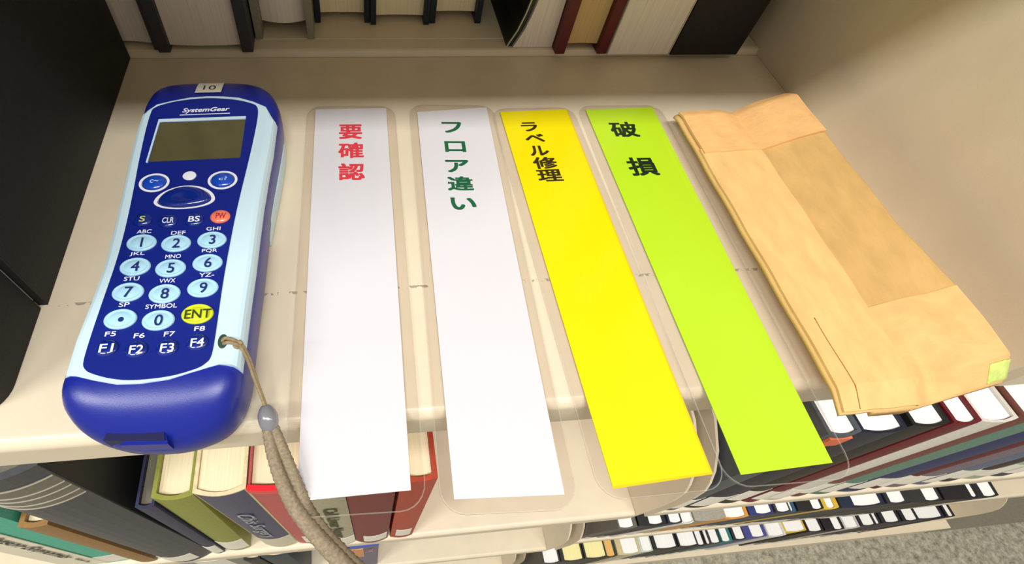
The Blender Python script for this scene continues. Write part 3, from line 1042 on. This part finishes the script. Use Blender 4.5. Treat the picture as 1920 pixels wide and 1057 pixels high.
def big_key(name, x, y, legend, m, ink, size=3.4):
    bm = bmesh.new()
    lathe(bm, [(4.35, 0), (4.3, 0.4), (4.05, 0.75), (3.7, 0.82), (3.35, 0.6), (3.0, 0.64), (2.4, 0.9), (1.3, 1.05), (0, 1.1)], x, y, 21.5, 32, 1.0, 0.72)
    kx = mesh_obj('key', bm, m, T, smooth=True)
    if legend == '•':
        bm = bmesh.new()
        lathe(bm, [(0.75, 0), (0.75, 0.06), (0, 0.08)], x + 0.5, y - 0.5, 22.56, 16)
        mesh_obj('key_legend', bm, ink, kx)
    elif legend:
        text('key_legend', legend, ink, kx, (x + 0.4, y - 0.4, 22.72), h=size, w=(7.0 if len(legend) > 2 else None), bold=0.012)
    kx['label'] = 'yellow enter key' if legend == 'ENT' else 'pale blue key marked ' + ('with a dot' if legend == '•' else legend)
    return kx


def small_key(x, y, legend, m, ink, r=3.0, w=3.6, h=2.2, lab=None):
    bm = bmesh.new()
    lathe(bm, [(r, 0), (r * 0.98, 0.4), (r * 0.9, 0.7), (r * 0.7, 1.0), (r * 0.4, 1.2), (0, 1.25)], x, y, 21.5, 28, 1.0, 0.85)
    kx = mesh_obj('key', bm, m, T, smooth=True)
    if legend:
        text('key_legend', legend, ink, kx, (x + 0.4, y - 0.4, 22.85), w=w, h=h, bold=0.012)
    kx['label'] = lab or ('dark blue key marked ' + legend)
    return kx


M_YEL = mat('key_yellow', (214, 226, 40), 0.22, 0.6, coat=0.4)
M_ORANGE = mat('key_orange', (246, 128, 98), 0.22, 0.6, coat=0.4)
for lg, x, y in (('1', -63.4, 99.1), ('2', -53.4, 98.3), ('3', -43.1, 99.1), ('4', -63.6, 90.5), ('5', -53.6, 89.4), ('6', -43.4, 90.7), ('7', -63.9, 81.9), ('8', -53.9, 80.8),
                 ('9', -43.7, 82.1), ('•', -64.2, 73.4), ('0', -54.2, 72.4)):
    big_key(lg, x, y, lg, M_KEYICE, M_BLUEINK)
big_key('ENT', -44.1, 73.7, 'ENT', M_YEL, mat('dark_green_ink', (52, 62, 30), 0.5), 2.8)
for lg, x, y in (('S', -64.8, 108.0), ('CLR', -57.1, 107.1), ('BS', -49.4, 107.2)):
    small_key(x, y, lg, M_KEYBLUE, mat('yellow_ink', (206, 210, 96), 0.4) if lg == 'S' else M_WHITE, w=1.7 if lg == 'S' else 3.4)
small_key(-41.6, 108.2, 'PW', M_ORANGE, mat('red_brown_ink', (176, 54, 60), 0.4), r=3.1, w=3.0, lab='orange key')
for lg, x, y in (('F1', -65.9, 64.9), ('F2', -58.3, 64.0), ('F3', -50.6, 64.0), ('F4', -43.1, 65.0)):
    small_key(x, y, lg, M_KEYBLUE, M_WHITE, r=2.9, w=3.5, h=2.4)


def ring(bm, x, y, ro, ri, z0, z1, sy, shape=None, n=48):
    def P(r, a):
        if shape:
            return shape(r, a)
        return (x + r * math.cos(a), y + r * sy * math.sin(a))
    A = [2 * math.pi * i / n for i in range(n)]
    vo = [[bm.verts.new(Vector((*P(r, a), z)) * MM) for a in A] for r, z in ((ro, z0), (ro, z1), (ri, z1), (ri, z0))]
    for a, b in zip(vo, vo[1:] + vo[:1]):
        for i in range(n):
            bm.faces.new((a[i], a[(i + 1) % n], b[(i + 1) % n], b[i]))


M_SOFT = mat('key_cobalt', (22, 74, 190), 0.12, 0.7, coat=0.6)
for x, y, lg in ((-64.0, 123.6, 'c~'), (-42.5, 123.9, 'c?')):
    kx = small_key(x, y, lg, M_SOFT, mat('pale_print', (190, 214, 246), 0.4), r=3.7, w=2.6, h=1.5, lab='blue soft key left of the white dot' if x < -50 else 'blue soft key right of the white dot')
    bm = bmesh.new()
    ring(bm, x, y, 4.75, 3.9, 21.5, 21.72, 0.86)
    mesh_obj('key_ring', bm, M_WHITE, kx)


def nav_shape(r, a):
    """Rounded bow: flat below, domed above."""
    cx, cy = -53.4, 115.9
    s = math.sin(a)
    x = cx + r * math.cos(a) * (1.0 - 0.10 * s)
    y = cy + r * (0.64 * s if s > 0 else 0.42 * s)
    return (x + 0.0, y + 0.05 * (x - cx) * 0.4)


bm = bmesh.new()
loops = []
for f, z in ((8.0, 21.5), (7.9, 22.1), (7.3, 22.7), (5.5, 23.0), (3.2, 22.9), (1.4, 22.6)):
    loops.append([bm.verts.new(Vector((*nav_shape(f, 2 * math.pi * i / 48), z)) * MM) for i in range(48)])
for a, b in zip(loops, loops[1:]):
    for i in range(48):
        bm.faces.new((a[i], a[(i + 1) % 48], b[(i + 1) % 48], b[i]))
bm.faces.new(loops[-1])
bm.faces.new(loops[0])
kx = mesh_obj('trigger_key', bm, M_KEYBLUE, T, smooth=True)
bm = bmesh.new()
ring(bm, 0, 0, 9.3, 8.2, 21.5, 21.75, 1, nav_shape, 64)
mesh_obj('key_ring', bm, M_WHITE, kx)
bm = bmesh.new()
lathe(bm, [(2.15, 0), (2.15, 0.35), (1.9, 0.5), (0, 0.6)], -53.3, 126.2, 21.5, 28, 1, 0.9)
mesh_obj('indicator_dot', bm, M_WHITE, T)
for cap, x, y, wd in (('ABC', -63.5, 103.3, 4.2), ('DEF', -53.4, 102.3, 4.2), ('GHI', -43.2, 103.4, 4.2), ('JKL', -64.0, 94.9, 4.2), ('MNO', -53.6, 93.5, 4.4), ('PQR', -43.4, 95.0, 4.4),
                      ('STU', -63.9, 86.3, 4.2), ('VWX', -53.9, 85.0, 4.4), ('YZ-', -43.2, 86.4, 4.2), ('SP', -64.2, 77.8, 2.8), ('SYMBOL', -54.2, 76.7, 8.4), ('F5', -65.9, 68.9, 2.8),
                      ('F6', -58.4, 67.9, 2.8), ('F7', -50.7, 67.9, 2.8), ('F8', -43.0, 69.0, 2.8)):
    text('printed_caption', cap, M_WHITE, panel, (x, y + 0.25, 21.66), w=wd, h=1.4, bold=0.008)

# number sticker on the far end, cable notch at the near end
bm = bmesh.new()
tl, tr_ = [], []
for i in range(7):
    y = 170.0 + 8.6 * i / 6
    z = 21.0 - drop(y) + 0.35 - (0.25 if i == 6 else 0)
    tl.append(bm.verts.new(Vector((-57.5, y, z)) * MM))
    tr_.append(bm.verts.new(Vector((-47.9, y + 0.1, z)) * MM))
for i in range(6):
    bm.faces.new((tl[i], tr_[i], tr_[i + 1], tl[i + 1]))
stk = mesh_obj('number_sticker', bm, mat('sticker_white', (232, 226, 210), 0.5), T)
text('sticker_number', '10', M_INK, stk, (-52.6, 173.6, 21.0 - drop(173.6) + 0.5), w=4.6, h=3.2, bold=0.0, rot=(math.radians(-9), 0, 0))
bm = bmesh.new()
prism(bm, [(-65.0, 43.0), (-50.0, 41.9), (-50.6, 44.6), (-56, 45.4), (-64.2, 45.5)], 8.6, 14.6)
mesh_obj('cable_notch', bm, mat('notch_dark', (10, 14, 70), 0.5), T)
bm = bmesh.new()
prism(bm, [(-61.0, 41.6), (-49.2, 41.0), (-50.0, 43.4), (-52.4, 44.5), (-57.5, 44.6)], 9.4, 14.2)
mesh_obj('notch_lip', bm, M_BLUE, T)
bm = bmesh.new()
lathe(bm, [(1.7, 0), (1.7, 0.25), (1.2, 0.3), (0, 0.3)], -36.6, 65.1, 21.25, 20, 0.75, 1.25)
mesh_obj('strap_hole', bm, mat('hole_dark', (44, 66, 56), 0.6), T)

# ------------------------------------------------------------------ wrist strap tied to the terminal
W = thing('wrist_strap', 'beige braided wrist strap tied to the terminal, hanging over the shelf edge', 'strap', (0, 0, 0.2))
M_CORD = mat('beige_cord', (150, 132, 100), 0.8, 0.2, noise=0.2, nscale=1500)
M_BRAID = mat('braid_beige', (146, 131, 108), 0.75, 0.3, noise=0.22, nscale=1200)
bm = bmesh.new()
tube(bm, spline([(-36.7, 65.3, 21.4), (-35.6, 65.4, 22.6), (-33.6, 64.9, 22.1), (-31.6, 64.0, 20.2), (-30.2, 61.5, 16.5), (-28.6, 56.5, 12.6), (-27.2, 52.6, 9.6), (-26.3, 49.6, 8.4)], 56, False), 0.5, 8)
tube(bm, spline([(-36.3, 64.4, 21.4), (-35.0, 64.2, 22.5), (-33.3, 63.9, 22.1), (-31.9, 63.5, 20.5), (-30.6, 60.9, 17.0), (-28.9, 56.2, 12.9), (-27.4, 52.4, 9.8), (-26.4, 49.5, 8.5)], 56, False), 0.5, 8)
mesh_obj('cord', bm, M_CORD, W, smooth=True)
bm = bmesh.new()
tube(bm, [(-32.6 + 1.0 * math.cos(a), 63.9 + 1.0 * math.sin(a) * 0.8, 21.5 + 0.5 * math.sin(a * 2) - 0.12 * i) for i, a in enumerate([0.5 * j for j in range(14)])], 0.55, 8)
mesh_obj('knot', bm, M_CORD, W, smooth=True)
bm = bmesh.new()
prof = []
ax0, ax1 = Vector((-26.8, 51.2, 9.0)), Vector((-25.3, 44.4, 6.0))
pth = [ax0.lerp(ax1, i / 14) for i in range(15)]
tube(bm, [tuple(p) for p in pth], lambda u: 2.75 * max(0.35, math.sqrt(max(0.0, 1 - (2 * u - 1) ** 2 * 0.9))), 20)
mesh_obj('cord_stopper', bm, mat('stopper_grey', (128, 126, 132), 0.16, 0.7, coat=0.5), W, smooth=True)


def braid(s, a):
    u = s * 3.4
    return 0.95 + 0.09 * abs(math.sin(a * 2 + u)) * abs(math.cos(a * 2 - u)) + 0.04 * math.sin(a * 2 + u)


PL = spline([(-26.4, 45.9, 6.6), (-24.6, 38.5, 6.0), (-21.9, 31.2, 4.6), (-18.8, 25.4, 1.6), (-13.8, 19.2, -2.4), (-8.0, 13.2, -6.6), (-1.0, 6.4, -12.0)], 180, False)
PR = spline([(-24.7, 45.7, 6.3), (-21.6, 38.4, 5.0), (-18.7, 31.4, 2.6), (-16.3, 25.6, -1.0), (-11.8, 19.4, -5.4), (-6.0, 13.4, -9.8), (1.2, 6.8, -15.4)], 180, False)
for pth in (PL, PR):
    bm = bmesh.new()
    tube(bm, pth, lambda u: 1.5 + 0.75 * min(1, u * 1.3), 24, braid)
    mesh_obj('braided_strand', bm, M_BRAID, W, smooth=True)
